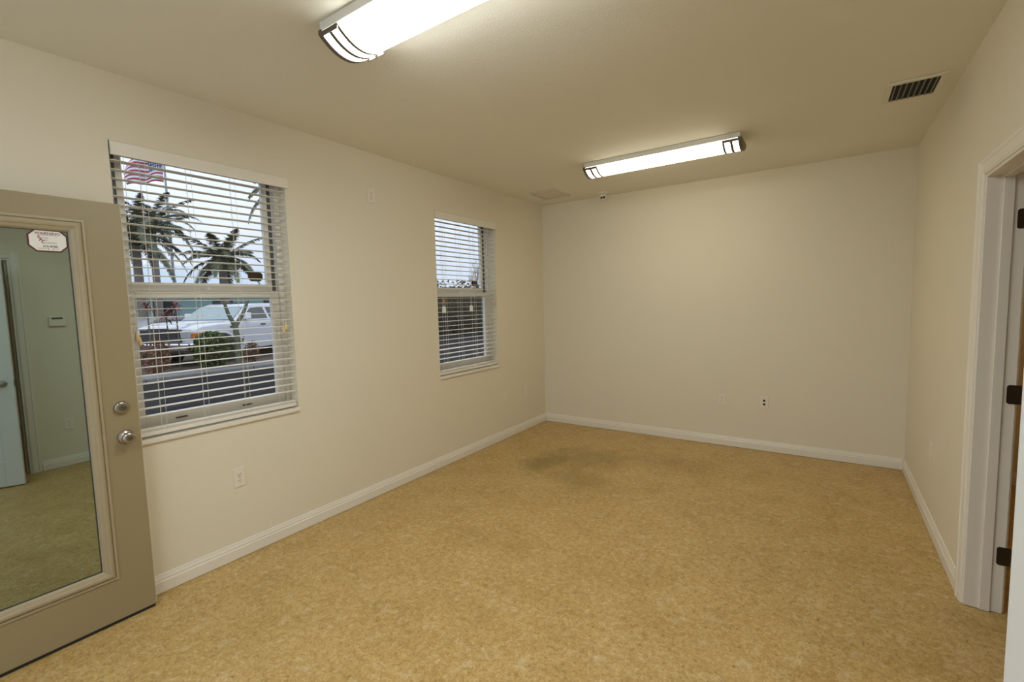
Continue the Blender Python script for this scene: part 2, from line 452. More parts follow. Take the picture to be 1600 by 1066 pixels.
def blind(y0, y1, label, ladders, tassels, tags):
    ym = (y0 + y1) / 2
    t = thing('window_blind', (-.035, ym, ZS + .026), label, 'window blind', 'wooden slat blinds in the windows')
    def lm(): return MB()
    ox, oy, oz = -.035, ym, ZS + .026
    hw = (y1 - y0) / 2
    zl = lambda z: z - oz
    # valance clipped on the front of the headrail, slightly proud of the wall
    v = MB(); v.prism([(.036, zl(2.333)), (.050, zl(2.333)), (.050, zl(2.398)), (.046, zl(2.403)), (.036, zl(2.403))], 'y', -hw + .004, hw + .016)
    v.build('valance', M['blind'], t, bevel=.0015)
    hr = MB(); hr.box(-.026, .030, -hw + .006, hw - .006, zl(2.350), zl(2.400)); hr.build('headrail', M['blind'], t, bevel=.002)
    rnd = random.Random(int(abs(y0) * 1000))
    s = MB(); z = 2.312; k = 0
    while z > .945:
        tl = math.radians(rnd.uniform(-1.6, 1.6))
        if z < 1.12 and rnd.random() < .45: tl += math.radians(rnd.uniform(4, 10))
        sk = rnd.uniform(-.0012, .0012)
        c, q = math.cos(tl), math.sin(tl)
        for (ya, yb) in ((-hw + .007, hw - .007),):
            P = [(-.0248, -.0014), (.0248, -.0014), (.0248, .0014), (-.0248, .0014)]
            A = [s.bm.verts.new((a * c - b * q, ya, zl(z) - sk - (a * q + b * c))) for a, b in P]
            B = [s.bm.verts.new((a * c - b * q, yb, zl(z) + sk - (a * q + b * c))) for a, b in P]
            s.bm.faces.new(A); s.bm.faces.new(B[::-1])
            for i in range(4): s.bm.faces.new((A[i], A[(i + 1) % 4], B[(i + 1) % 4], B[i]))
        z -= .0445; k += 1
    for i in range(3):      # spare slats lying on the bottom rail
        zz = zl(.897 + i * .0042)
        s.box(-.0248, .0248, -hw + .007, hw - .007, zz, zz + .0028)
    s.build('slats', M['blind'], t)
    r = MB(); r.box(-.0255, .0255, -hw + .007, hw - .007, zl(.872), zl(.8955)); r.build('bottom_rail', M['blind'], t, bevel=.004)
    for yy in ladders:
        l = MB(); d = yy - ym
        l.tube([(.0265, d - .010, zl(.885)), (.0265, d - .010, zl(2.345))], .0009, 6)
        l.tube([(-.0265, d + .010, zl(.885)), (-.0265, d + .010, zl(2.345))], .0009, 6)
        l.tube([(.0268, d + .016, zl(.885)), (.0268, d + .016, zl(2.345))], .0009, 6)
        l.build('ladder_cord', M['cord'], t)
    for yy, zt in tassels:
        d = yy - ym
        c = MB(); c.tube([(.033, d, zl(zt + .03)), (.033, d, zl(2.345))], .0011, 6)
        co = c.build('pull_cord', M['cord'], t)
        MB().lathe([(.002, .034), (.005, .030), (.0085, .008), (.0095, -.004), (.007, -.013), (.002, -.016)], 'z', (.033, d, zl(zt)), 14).build('tassel', M['wood'], co, smooth=True)
    for yy, zt, bead in tags:
        d = yy - ym
        c = MB(); c.tube([(.034, d, zl(zt + .03)), (.034, d, zl(2.34))], .0011, 6)
        co = c.build('pull_cord', M['cord'], t)
        w_ = .026; g = MB()
        g.prism([(d - w_, zl(zt - .032)), (d + w_, zl(zt - .032)), (d + w_, zl(zt + .018)), (d + w_ * .55, zl(zt + .032)), (d - w_ * .55, zl(zt + .032)), (d - w_, zl(zt + .018))], 'x', .0345, .0357)
        g.build('safety_tag', M['tag'], co)
        if bead:
            MB().lathe([(.003, .022), (.006, .012), (.009, .004), (.008, -.010), (.003, -.016)], 'z', (.034, d, zl(zt + .075)), 12).build('bead', M['bead'], co, smooth=True)
    return t
blind(*W1, 'open white slat blind in the larger window beside the glazed door', (-4.153, -3.937, -3.702, -3.488), ((-4.239, 1.402), (-4.228, 1.378), (-3.441, 1.392), (-3.425, 1.412)), ())
blind(*W2, 'open white slat blind with two hanging tags in the window by the far corner', (-1.831, -1.606, -1.383, -1.14), ((-1.045, 1.532),), ((-1.868, 1.492, True), (-1.462, 1.494, False)))

def octagon(w, h, c): return [(-w, -h + c), (-w + c, -h), (w - c, -h), (w, -h + c), (w, h - c), (w - c, h), (-w + c, h), (-w, h - c)]
def pane_sticker(y, z, mat, label):
    o = MB().prism([(y + a, z + b) for a, b in octagon(.048, .032, .017)], 'x', -.1505, -.1496).build('window_sticker', mat)
    return tag(o, label, 'sticker')
pane_sticker(-3.528, 1.757, M['brown'], 'dark brown octagonal sticker on the glass of the larger window')
pane_sticker(-1.215, 1.757, pbr('dark_maroon_backing', (.05, .012, .014), .7), 'dark maroon octagonal sticker on the glass of the far corner window')

# ------------------------------------------------------------------ glazed entry door (open, folded back along the window wall)
def entry_door():
    # local frame: +x along the leaf from the free edge to the hinge, +y toward the wall, z up; the visible face is y=0
    ang = math.radians(.3)
    t = thing('door_1', (.118, -4.296, 0), 'tan entry door with a full mirrored glass panel, folded open by the window', 'door', kind='structure')
    t.rotation_euler = (0, 0, -PI / 2 + ang)
    L, T, z0, z1 = .914, .0445, .018, 2.068
    gx0, gx1, gz0, gz1 = .145, .769, .232, 1.967          # lite cutout
    mb = MB()
    mb.box(0, gx0, -T, 0, z0, z1); mb.box(gx1, L, -T, 0, z0, z1)
    mb.box(gx0, gx1, -T, 0, z0, gz0); mb.box(gx0, gx1, -T, 0, gz1, z1)
    mb.build('leaf', M['doortan'], t)
    MB().box(-.0025, 0, -T + .001, -.001, z0, z1).build('leaf_edge', M['edge'], t)
    # moulded lite frame (four mitred bars)
    prof = [(-.006, -.001), (-.006, .0055), (.005, .0065), (.0065, .001), (.0105, .001), (.0125, .0115), (.022, .0145), (.031, .0125), (.034, .0085), (.046, .004), (.053, -.004), (.053, -.016), (0, -.016)]
    mb = MB(); rings = []
    for cx, cz, sx, sz in ((gx0, gz0, 1, 1), (gx1, gz0, -1, 1), (gx1, gz1, -1, -1), (gx0, gz1, 1, -1)):
        rings.append([mb.bm.verts.new((cx + sx * a, b, cz + sz * a)) for a, b in prof])
    n = len(prof)
    for i in range(4):
        A, B = rings[i], rings[(i + 1) % 4]
        for k in range(n): mb.bm.faces.new((A[k], A[(k + 1) % n], B[(k + 1) % n], B[k]))
    mb.build('lite_frame', M['litetan'], t, bevel=.0012)
    MB().box(gx0 + .050, gx1 - .050, -.013, -.009, gz0 + .050, gz1 - .050).build('mirrored_glass', M['mirror'], t)
    mb = MB()
    a, b, c, d = gx0 + .0525, gx1 - .0525, gz0 + .0525, gz1 - .0525
    mb.box(a, a + .004, -.009, -.005, c, d); mb.box(b - .004, b, -.009, -.005, c, d)
    mb.box(a + .004, b - .004, -.009, -.005, c, c + .004); mb.box(a + .004, b - .004, -.009, -.005, d - .004, d)
    mb.build('glazing_gasket', M['gasket'], t)
    MB().box(.004, L - .004, -T + .002, -.003, .004, z0).build('door_sweep', M['black'], t)
    # deadbolt cylinder
    k = .069; z = 1.073
    db = MB().lathe([(.031, .0), (.032, .004), (.029, .013), (.026, .016), (.0235, .017), (.0225, .0215), (.0165, .022), (.0160, .0185), (.0150, .0185), (.0145, .0215), (.002, .0215)], 'y', (k, 0, z), 32).build('deadbolt', M['nickel'], t, smooth=True)
    cy = MB().lathe([(.0145, .021), (.0145, .0225), (.006, .023)], 'y', (k, 0, z), 20); cy.build('key_cylinder', M['nickel_dark'], db, smooth=True)
    MB().box(k - .0012, k + .0012, .0228, .0236, z - .006, z + .005).build('keyway', M['black'], db)
    # knob
    z = .925
    kb = MB().lathe([(.034, 0), (.035, .004), (.031, .011), (.019, .015), (.0145, .020), (.0145, .027), (.021, .033), (.0275, .042), (.0285, .050), (.026, .057), (.0205, .061), (.0165, .0615), (.0155, .0595), (.013, .0595), (.002, .0600)], 'y', (k - .006, 0, z), 36).build('knob', M['nickel'], t, smooth=True)
    MB().lathe([(.0125, .0590), (.0125, .0612), (.006, .0618)], 'y', (k - .006, 0, z), 20).build('key_cylinder', M['nickel_dark'], kb, smooth=True)
    MB().box(k - .0072, k - .0048, .0612, .0622, z - .006, z + .005).build('keyway', M['black'], kb)
    for zz in (.30, 1.05, 1.80):
        h = MB(); h.tube([(L + .006, -.004, zz - .05), (L + .006, -.004, zz + .05)], .006, 12); h.box(L - .03, L + .004, -.0028, .0005, zz - .05, zz + .05)
        h.build('hinge', M['nickel'], t)
    return t, ang
DOOR, DANG = entry_door()

def text_obj(body, size, mat, name, parent, loc, rot, align='CENTER', ext=.0002, sx=1.0, bold=0.0):
    cu = bpy.data.curves.new(name, 'FONT'); cu.body = body; cu.size = size; cu.extrude = ext; cu.align_x = align; cu.offset = bold
    tmp = bpy.data.objects.new(name + '_tmp', cu); COL.objects.link(tmp)
    dg = bpy.context.evaluated_depsgraph_get(); me = bpy.data.meshes.new_from_object(tmp.evaluated_get(dg))
    bpy.data.objects.remove(tmp); bpy.data.curves.remove(cu)
    me.name = name; me.materials.clear(); me.materials.append(mat)
    o = bpy.data.objects.new(name, me); COL.objects.link(o); o.parent = parent; o.location = loc; o.rotation_euler = rot; o.scale = (sx, 1, 1)
    return o

def warning_sticker():
    # lies on the mirrored glass; local x runs to the viewer's right (toward +y of the room)
    t = thing('warning_sticker', (.1105, -4.5625, 1.868), 'white octagonal WARNING sticker with maroon border in the glass corner of the tan door', 'sticker')
    t.rotation_euler = (0, 0, PI / 2 + DANG)
    w, h, c = .066, .050, .026
    def oc(w, h, c): return octagon(w, h, c)
    MB().prism(oc(w, h, c), 'y', -.0012, 0).build('border', M['drk_red'], t)
    MB().prism(oc(w - .006, h - .006, c - .0035), 'y', -.0020, -.0012).build('sticker_face', M['sticker'], t)
    R = (PI / 2, 0, 0); y = -.0022
    text_obj('WARNING', .0145, M['redtxt'], 'heading_text', t, (0, y, .0270), R, sx=1.2, bold=.0002)
    text_obj('THIS HOME PROTECTED BY', .0052, M['blacktxt'], 'small_text', t, (0, y, .0225), R)
    text_obj('S', .017, M['redtxt'], 'letter', t, (-.029, y, .0085), R, bold=.0005)
    text_obj('A', .017, M['redtxt'], 'letter', t, (-.023, y, -.002), R, bold=.0005)
    text_obj('C', .017, M['redtxt'], 'letter', t, (-.016, y, -.013), R, bold=.0005)
    text_obj('ecurity', .0085, M['blacktxt'], 'small_text', t, (-.023, y, .010), R, 'LEFT')
    text_obj('larm', .0085, M['blacktxt'], 'small_text', t, (-.016, y, -.000), R, 'LEFT')
    text_obj('orporation', .0085, M['blacktxt'], 'small_text', t, (-.009, y, -.0115), R, 'LEFT')
    text_obj('676-8788', .0125, M['blacktxt'], 'phone_text', t, (.006, y, -.0295), R, bold=.0002)
    ln = MB(); ln.box(-.036, -.004, -.0022, -.0020, -.0355, -.0345); ln.box(.016, .034, -.0022, -.0020, -.0355, -.0345); ln.build('red_rule', M['redtxt'], t)
    dt = MB(); dt.box(-.002, .001, -.0022, -.0020, -.038, -.034); dt.box(.013, .016, -.0022, -.0020, -.038, -.034); dt.build('dots', M['blacktxt'], t)
    return t
warning_sticker()

# ------------------------------------------------------------------ white panelled door near the camera
def panel_door(name, hinge, ang, L, label, lever, mirror=False):
    """leaf along local +x from the hinge; local -y is the face toward the window wall"""
    t = thing(name, (*hinge, 0), label, 'door', kind='structure', rotz=ang)
    T, z0, z1 = .035, .012, 2.045
    mb = MB(); st = .115
    pans = ((.24, .86), (1.06, 1.93))
    # frame members around two recessed panels
    for f0, f1 in ((-T / 2, T / 2),):
        mb.box(0, st, f0, f1, z0, z1); mb.box(L - st, L, f0, f1, z0, z1)
        mb.box(st, L - st, f0, f1, z0, pans[0][0]); mb.box(st, L - st, f0, f1, pans[0][1], pans[1][0]); mb.box(st, L - st, f0, f1, pans[1][1], z1)
    mb.build('leaf', M['white'], t, bevel=.003)
    for a, b in pans:
        p = MB()
        p.box(st, L - st, -T / 2 + .010, T / 2 - .010, a, b)
        for sg in (-1, 1):       # raised field with sloped shoulders
            y1, y2 = sg * (T / 2 - .010), sg * (T / 2 - .002)
            o = [(st + .03, a + .03), (L - st - .03, a + .03), (L - st - .03, b - .03), (st + .03, b - .03)]
            i = [(st + .06, a + .06), (L - st - .06, a + .06), (L - st - .06, b - .06), (st + .06, b - .06)]
            A = [p.bm.verts.new((x, y1, z)) for x, z in o]; B = [p.bm.verts.new((x, y2, z)) for x, z in i]
            p.bm.faces.new(B)
            for k in range(4): p.bm.faces.new((A[k], A[(k + 1) % 4], B[(k + 1) % 4], B[k]))
        p.build('raised_panel', M['white'], t)
    if lever:
        for sg in (-1, 1):
            z, x = .94, L - .068
            prof = [(.030, 0), (.031, .004), (.027, .010), (.012, .013), (.0115, .030)]
            l = MB(); l.lathe([(r, sg * (T / 2 + h)) for r, h in prof], 'y', (x, 0, z), 24)
            y = sg * (T / 2 + .040)
            l.tube([(x + .006, sg * (T / 2 + .028), z), (x, y, z), (x - .03, y, z), (x - .075, y, z + .002), (x - .112, y - sg * .004, z - .004)], [.011, .012, .010, .0085, .006], 12)
            l.build('lever_handle', M['nickel'], t, smooth=True)
        MB().box(L - .001, L + .0015, -.012, .012, .91, .97).build('latch_plate', M['nickel_dark'], t)
    return t
_h = Vector((W - .028, -4.925)); _f = Vector((3.235, -4.218)); _d = _f - _h
panel_door('door_2', (_h.x, _h.y), math.atan2(_d.y, _d.x), _d.length, 'white panelled door with lever handle, ajar at the right picture edge', True)
_pd = panel_door('door_3', (W + .158, -2.142), math.radians(3), .755, 'white door on brown hinges swung into the adjoining room', True)
for zz in (.285, 1.06, 1.855):
    h = MB()
    lp = [(-.040, -.044), (.0, -.044), (.0, .044), (-.040, .044), (-.047, .037), (-.047, -.037)]
    h.prism([(a - .006, zz + b) for a, b in lp], 'y', .0165, .0195)
    h.tube([(.0, .012, zz - .046), (.0, .012, zz + .046)], .0065, 12)
    h.tube([(.0, .012, zz - .050), (.0, .012, zz - .046)], .0045, 10); h.tube([(.0, .012, zz + .046), (.0, .012, zz + .050)], .0045, 10)
    h.prism([(.008 + a * .02, zz + b) for a, b in ((0, -.044), (1, -.044), (1, .044), (0, .044))], 'y', .0178, .0198)
    ho = h.build('hinge', M['bronze'], _pd); ho['label'] = 'brown hinge'
    # the jamb leaf stays square to the jamb
    ho.rotation_euler = (0, 0, math.radians(-3))

# ------------------------------------------------------------------ ceiling lights
def fixture(loc, label):
    t = thing('ceiling_light', loc, label, 'ceiling light', 'long ceiling lights')
    LN, hw = 1.25, .122
    MB().box(.004, LN - .004, -.1230, .1230, -.0410, -.0006).build('pan', M['pan'], t, bevel=.003)
    def arc(r0, n=14, z_top=-.036, dip=.054):
        return [(-r0 + 2 * r0 * k / n, z_top - .012 - dip * (1 - ((2 * k / n) - 1) ** 2)) for k in range(n + 1)]
    low = arc(hw); poly = [(-hw + .002, -.0410)] + low + [(hw - .002, -.0410)]
    d = MB(); d.prism(poly, 'x', .012, LN - .012); d.build('diffuser', M['lamp'], t, smooth=True)
    def band(mb, x0, x1, r0, off):
        a = [(y, z - off) for y, z in arc(r0)]; b = [(y, z + .002) for y, z in reversed(arc(r0))]
        mb.prism(a + b, 'x', x0, x1)
    for e, (x_end, sg) in enumerate(((0.0, 1), (LN, -1))):
        cap = MB(); cap.prism([(-hw - .003, -.034)] + [(y, z - .004) for y, z in arc(hw + .003)] + [(hw + .003, -.034)], 'x', *sorted((x_end - sg * .004, x_end + sg * .018)))
        c = cap.build('end_cap', M['fixmetal'], t)
        b2 = MB()
        for xx, wd in ((.056, .018), (.112, .015)):
            band(b2, *sorted((x_end + sg * xx, x_end + sg * (xx + wd))), hw + .002, .004)
        for s2 in (-1, 1):
            a0, a1 = sorted((s2 * (hw + .004), s2 * (hw - .001)))
            b2.box(*sorted((x_end + sg * .008, x_end + sg * .124)), a0, a1, -.064, -.044)
        b2.build('accent_band', M['fixmetal'], c)
    return t
f2 = fixture((1.196, -1.195, H), 'long ceiling light nearer the end wall')
f1 = copy_tree(f2); f1.location = (1.19, -3.755, H); f1['label'] = 'long ceiling light cut off by the top picture edge'
f3 = copy_tree(f2); f3.location = (1.19, -5.55, H); f3['label'] = 'long ceiling light added behind the camera to brighten the near room'  # extra unseen fixture, added to brighten the near end

for f_ in (f1, f3):
    for ch in f_.children:
        if ch.name.startswith('diffuser'):
            ch.material_slots[0].link = 'OBJECT'; ch.material_slots[0].material = M['lamp_cool'] if f_ is f1 else M['lamp_fill']
_l = bpy.data.lights.new('adjoining_fill_light', 'POINT'); _l.energy = 9; _l.color = (1, .66, .32); _l.shadow_soft_size = .12  # unseen fill light, added so the doorway gap turns warm brown
_o = bpy.data.objects.new('adjoining_fill_light', _l); COL.objects.link(_o); _o.location = (5.4, -1.6, H - .3)

# ------------------------------------------------------------------ ceiling register, access panel, camera
t = thing('air_vent', (3.385, -1.44, H), 'white louvred air register in the ceiling near the right wall', 'air vent')
mb = MB(); mb.frame(-.009, -.0006, -.155, .155, -.165, .165, .03, .03, .03, .03)
fr = MB()
for a in ((-.135, .135, -.168, -.135), (-.135, .135, .135, .168), (-.135, -.105, -.135, .135), (.105, .135, -.135, .135)):
    fr.box(*a, -.010, -.0006)
mb.bm.free()
fr.build('vent_frame', M['ventm'], t, bevel=.003)
MB().box(-.105, .105, -.135, .135, -.0030, -.0008).build('duct_backing', M['ventdark'], t)
for k in range(8):
    x = -.092 + k * .0263
    l = MB(); l.prism([(x - .0035, -.0035), (x - .0023, -.0035), (x + .0023, -.0120), (x + .0011, -.0120)], 'y', -.134, .134)
    l.build('louvre', M['louvre'], t)
t = thing('access_panel', (.405, -.50, H), 'flat square panel in the ceiling by the far left corner', 'ceiling panel')
fr = MB()
for a in ((-.165, .165, -.18, -.150), (-.165, .165, .150, .18), (-.165, -.135, -.150, .150), (.135, .165, -.150, .150)):
    fr.box(*a, -.013, -.0006)
fr.build('panel_frame', pbr('dull_panel_frame', (.64, .60, .50), .6), t, bevel=.002)
MB().box(-.131, .131, -.146, .146, -.009, -.0008).build('panel_face', pbr('dull_panel_face', (.68, .65, .56), .6), t)
pl = MB(); pl.box(-.135, .135, -.150, .150, -.0020, -.0007); pl.build('panel_gap', M['brown'], t)

t = thing('security_camera', (.905, -.20, H), 'small white turret camera with two dark lenses on the ceiling', 'security camera')
MB().lathe([(.050, -.0006), (.051, -.012), (.044, -.022), (.030, -.026)], 'z', (0, 0, 0), 28).build('mount_base', M['camwhite'], t, smooth=True)
ey = MB().lathe([(.003, .042), (.020, .038), (.034, .027), (.041, .010), (.042, -.006), (.037, -.024), (.024, -.037), (.003, -.042)], 'z', (0, 0, -.056), 28).build('camera_ball', M['camwhite'], t, smooth=True)
for sx in (-1, 1):
    dr = Vector((.36 + sx * .34, -.86, -.30)).normalized(); c0 = Vector((0, 0, -.056))
    MB().tube([c0 + dr * .036, c0 + dr * .0445], .0125, 16).build('lens', M['black'], ey)

# ------------------------------------------------------------------ outlets and plates (local: x right, y out of the wall, z up)
def plate_base(loc, rz, label, group='outlet plates on the walls', name='wall_outlet', cat='outlet'):
    t = thing(name, loc, label, cat, group, rotz=rz)
    MB().box(-.035, .035, -.0006, .0062, -.0575, .0575).build('cover_plate', M['plate'], t, bevel=.0022)
    return t
def duplex(loc, rz, label):
    t = plate_base(loc, rz, label)
    for dz in (.0195, -.0195):
        poly = [(.0165 * math.cos(a), dz + max(-.0135, min(.0135, .0165 * math.sin(a)))) for a in [2 * PI * k / 28 for k in range(28)]]
        r = MB().prism(poly, 'y', .0062, .0084).build('receptacle', M['plate'], t, bevel=.0006)
        s = MB()
        s.box(-.0078, -.0054, .0080, .0088, dz - .001, dz + .0080); s.box(.0054, .0078, .0080, .0088, dz - .0005, dz + .0075)
        s.tube([(0, .0080, dz - .0075), (0, .0088, dz - .0075)], .0028, 12)
        s.build('socket_holes', M['slot'], r)
    MB().tube([(0, .0062, 0), (0, .0072, 0)], .0032, 12).build('screw', M['nickel'], t)
    return t
def decor(loc, rz, label):
    t = plate_base(loc, rz, label, 'outlet plates on the walls', 'wall_plate', 'wall plate')
    MB().box(-.0165, .0165, .0062, .0088, -.033, .033).build('rocker_insert', M['plate'], t, bevel=.0012)
    MB().frame(-.001, .001, -.018, .018, -.0345, .0345, .0012, .0012, .0012, .0012).bm.free()
    return t
LW = -PI / 2      # facing +x : local y -> +x
duplex((0, -3.790, .503), LW, 'duplex outlet low on the window wall below the larger window')
duplex((0, -2.667, 2.408), LW, 'duplex outlet high on the wall between the two windows')
decor((0, -.924, .483), LW, 'low white wall plate just below the far window')
decor((0, -.493, .478), LW, 'low white wall plate nearest the far corner on the window wall')
BW = PI           # facing -y
duplex((2.116, 0, .486), BW, 'duplex outlet on the end wall, left of the dark jack plate')
t = plate_base((2.504, 0, .490), BW, 'end wall plate with two dark round jacks', 'outlet plates on the walls', 'jack_plate', 'wall plate')
for dz in (.0185, -.0185):
    MB().tube([(0, .006, dz), (0, .0095, dz)], .0105, 18).build('jack', M['black'], t)
RW = PI / 2       # facing -x
decor((W, -1.155, .503), RW, 'white wall plate low on the right wall before the doorway')
duplex((W, -3.815, .430), RW, 'duplex outlet on the right wall below the thermostat, seen in the door glass')
t = thing('thermostat', (W, -3.825, 1.47), 'white thermostat on the right wall, seen reflected in the door glass', 'thermostat', rotz=RW)
MB().box(-.062, .062, -.0006, .026, -.045, .045).build('thermostat_body', M['plate'], t, bevel=.004)
MB().box(-.042, .042, .026, .0268, .022, .040).build('display', M['lcd'], t)

# ------------------------------------------------------------------ outdoors
struct('ground', MB().box(-60, -.20, -40, 60, G - .3, G), M['asphalt'], 'dark asphalt lot outside the windows', 'ground')
tag(MB().prism([(-16.5, -10), (-10.55, -4), (-10.2, 3.6), (-10.4, 9), (-16.5, 9)], 'z', G + .001, G + .10).build('mulch_bed', M['mulch'], bevel=.03), 'brown mulch planting bed beyond the road, seen through the larger window', 'planting bed', kind='structure')
k = MB()
for i in range(12):
    y0 = -6 + i * 1.2
    k.box(-10.55, -9.75, y0, y0 + 1.19, G + .0005, G + .13)
tag(k.build('road_kerb', M['kerb'], bevel=.03), 'pale concrete kerb edging the dark road', 'kerb', kind='structure')

# building across the lot
bld = thing('building', (-36, 15, G), 'teal single storey building with a pale metal roof across the lot', 'building')
MB().box(-12, 0, -8.4, 9.5, 0, 3.5).build('wall_block', M['teal'], bld)
rf = MB()
e = [(.9, -9.4), (.9, 10.5), (-12.9, 10.5), (-12.9, -9.4)]
A = [rf.bm.verts.new((x, y, 3.35)) for x, y in e]; A2 = [rf.bm.verts.new((x, y, 3.52)) for x, y in e]
R0, R1 = rf.bm.verts.new((-6, -5.6, 5.45)), rf.bm.verts.new((-6, 6.5, 5.45))
rf.bm.faces.new(A)
for i in range(4): rf.bm.faces.new((A[i], A[(i + 1) % 4], A2[(i + 1) % 4], A2[i]))
rf.bm.faces.new((A2[0], A2[1], R1, R0)); rf.bm.faces.new((A2[1], A2[2], R1)); rf.bm.faces.new((A2[2], A2[3], R0, R1)); rf.bm.faces.new((A2[3], A2[0], R0))
rf.build('roof', M['metalroof'], bld)
for y in (-7.3, -3.5, .4, 4.5):
    MB().box(-.02, .03, y, y + 1.5, 1.2, 2.4).build('window', M['darkwin'], bld)

# low dark hedge against it, seen left of the truck
def leaf_cloud(mb, cx, cy, cz, rx, ry, rz, n, size, rnd, shell=.55):
    for _ in range(n):
        while True:
            v = Vector((rnd.uniform(-1, 1), rnd.uniform(-1, 1), rnd.uniform(-1, 1)))
            if shell < v.length < 1: break
        p = Vector((cx + v.x * rx, cy + v.y * ry, cz + v.z * rz))
        s = size * rnd.uniform(.6, 1.3)
        R = Euler((rnd.uniform(-1.2, 1.2), rnd.uniform(-1.2, 1.2), rnd.uniform(0, 2 * PI))).to_matrix()
        q = [p + R @ Vector(c) for c in ((-s, 0, 0), (0, -s * .42, s * .1), (s, 0, 0), (0, s * .42, s * .1))]
        mb.quad(*q)
def blob(mb, cx, cy, cz, rx, ry, rz, rnd, seg=14, rings=9):
    V = []
    for i in range(1, rings):
        ph = PI * i / rings
        V.append([mb.bm.verts.new((cx + rx * math.sin(ph) * math.cos(2 * PI * j / seg) * rnd.uniform(.9, 1.06), cy + ry * math.sin(ph) * math.sin(2 * PI * j / seg) * rnd.uniform(.9, 1.06), cz + rz * math.cos(ph))) for j in range(seg)])
    for A, B in zip(V, V[1:]):
        for j in range(seg): mb.bm.faces.new((A[j], A[(j + 1) % seg], B[(j + 1) % seg], B[j]))
    mb.bm.faces.new(V[0]); mb.bm.faces.new(V[-1][::-1])
rnd = random.Random(5)
hd = thing('low_hedge', (-20.4, 2.3, G), 'low dark brown hedge behind the white pickup', 'hedge')
mb = MB(); 
for i in range(7): blob(mb, -.3 + rnd.uniform(-.1, .1), -2.2 + i * .66, .62, .5, .6, .68, rnd)
mb.build('hedge_core', M['hedgecore'], hd)
mb = MB()
for i in range(7): leaf_cloud(mb, -.3, -2.2 + i * .66, .68, .6, .65, .70, 260, .07, rnd, .8)
mb.build('foliage', M['hedge'], hd)

# tall hedge seen through the far window
hd = thing('tall_hedge', (-13.6, 14.8, G), 'tall olive brown hedge across the lot, seen through the far corner window', 'hedge')
hdir = Vector((.75, .66, 0)); hnrm = Vector((.66, -.75, 0))
mb = MB(); mf = MB()
for i in range(20):
    s_ = -7 + i * .72; c = hdir * s_ - hnrm * rnd.uniform(0, .3); hh = 1.28 + rnd.uniform(-.12, .14)
    blob(mb, c.x, c.y, hh * 1.0, .78, .78, hh * 1.04, rnd)
    leaf_cloud(mf, c.x, c.y, hh, .85, .85, hh + .12, 520, .085, rnd, .86)
    leaf_cloud(mf, c.x, c.y, hh * 1.85, .7, .7, .55 + rnd.uniform(0, .25), 160, .11, rnd, .3)
mb.build('hedge_core', M['hedgecore'], hd); mf.build('foliage', M['hedge'], hd)
def bare_tree(loc, h, label):
    t = thing('bare_tree', loc, label, 'tree'); mb = MB(); r = random.Random(3)
    def br(p, d, l, rad, lv):
        q = p + d * l; mb.tube([p, p + d * l * .5 + Vector((r.uniform(-.04, .04), r.uniform(-.04, .04), 0)) * l, q], [rad, rad * .85, rad * .65], 6)
        if lv == 0: return
        for _ in range(4):
            nd = (d + Vector((r.uniform(-.8, .8), r.uniform(-.8, .8), r.uniform(-.1, .6)))).normalized()
            br(p + d * l * r.uniform(.55, 1), nd, l * r.uniform(.5, .75), rad * .55, lv - 1)
    br(Vector((0, 0, 0)), Vector((0, 0, 1)), h * .42, .05, 3)
    mb.build('branches', M['twig'], t)
bare_tree((-17.1, 19.7, G), 6.2, 'bare twiggy tree above the hedge in the far window')

# palms ------------------------------------------------------------------
def frond_mesh(L, droop, lift, rnd, nl=40, lw=.40):
    mb = MB(); pts = []
    for i in range(17):
        s = i / 16
        pts.append(Vector((L * (s - .18 * droop * s ** 3), 0, L * (lift * s - droop * s * s * .85))))
    mb.tube(pts, [.028 * (1 - .85 * i / 16) for i in range(17)], 5)
    for i in range(nl):
        s = .12 + .87 * i / (nl - 1); f = s * 16; k = min(15, int(f)); p = pts[k].lerp(pts[k + 1], f - k)
        d = (pts[k + 1] - pts[k]).normalized(); n = Vector((0, 1, 0)); up = n.cross(d) * -1
        ll = lw * (math.sin(PI * min(.98, s * .86 + .12)) * .85 + .15) * rnd.uniform(.85, 1.1)
        for sg in (-1, 1):
            tip = p + d * ll * .55 + n * sg * ll * .72 + Vector((0, 0, -.26 * ll * rnd.uniform(.4, 1.8)))
            mid = p.lerp(tip, .5) + Vector((0, 0, .06 * ll))
            w = d * .030
            mb.quad(p - w, p + w, mid + w * 1.1, mid - w * 1.1); mb.quad(mid - w * 1.1, mid + w * 1.1, tip + w * .15, tip - w * .15)
    return mb
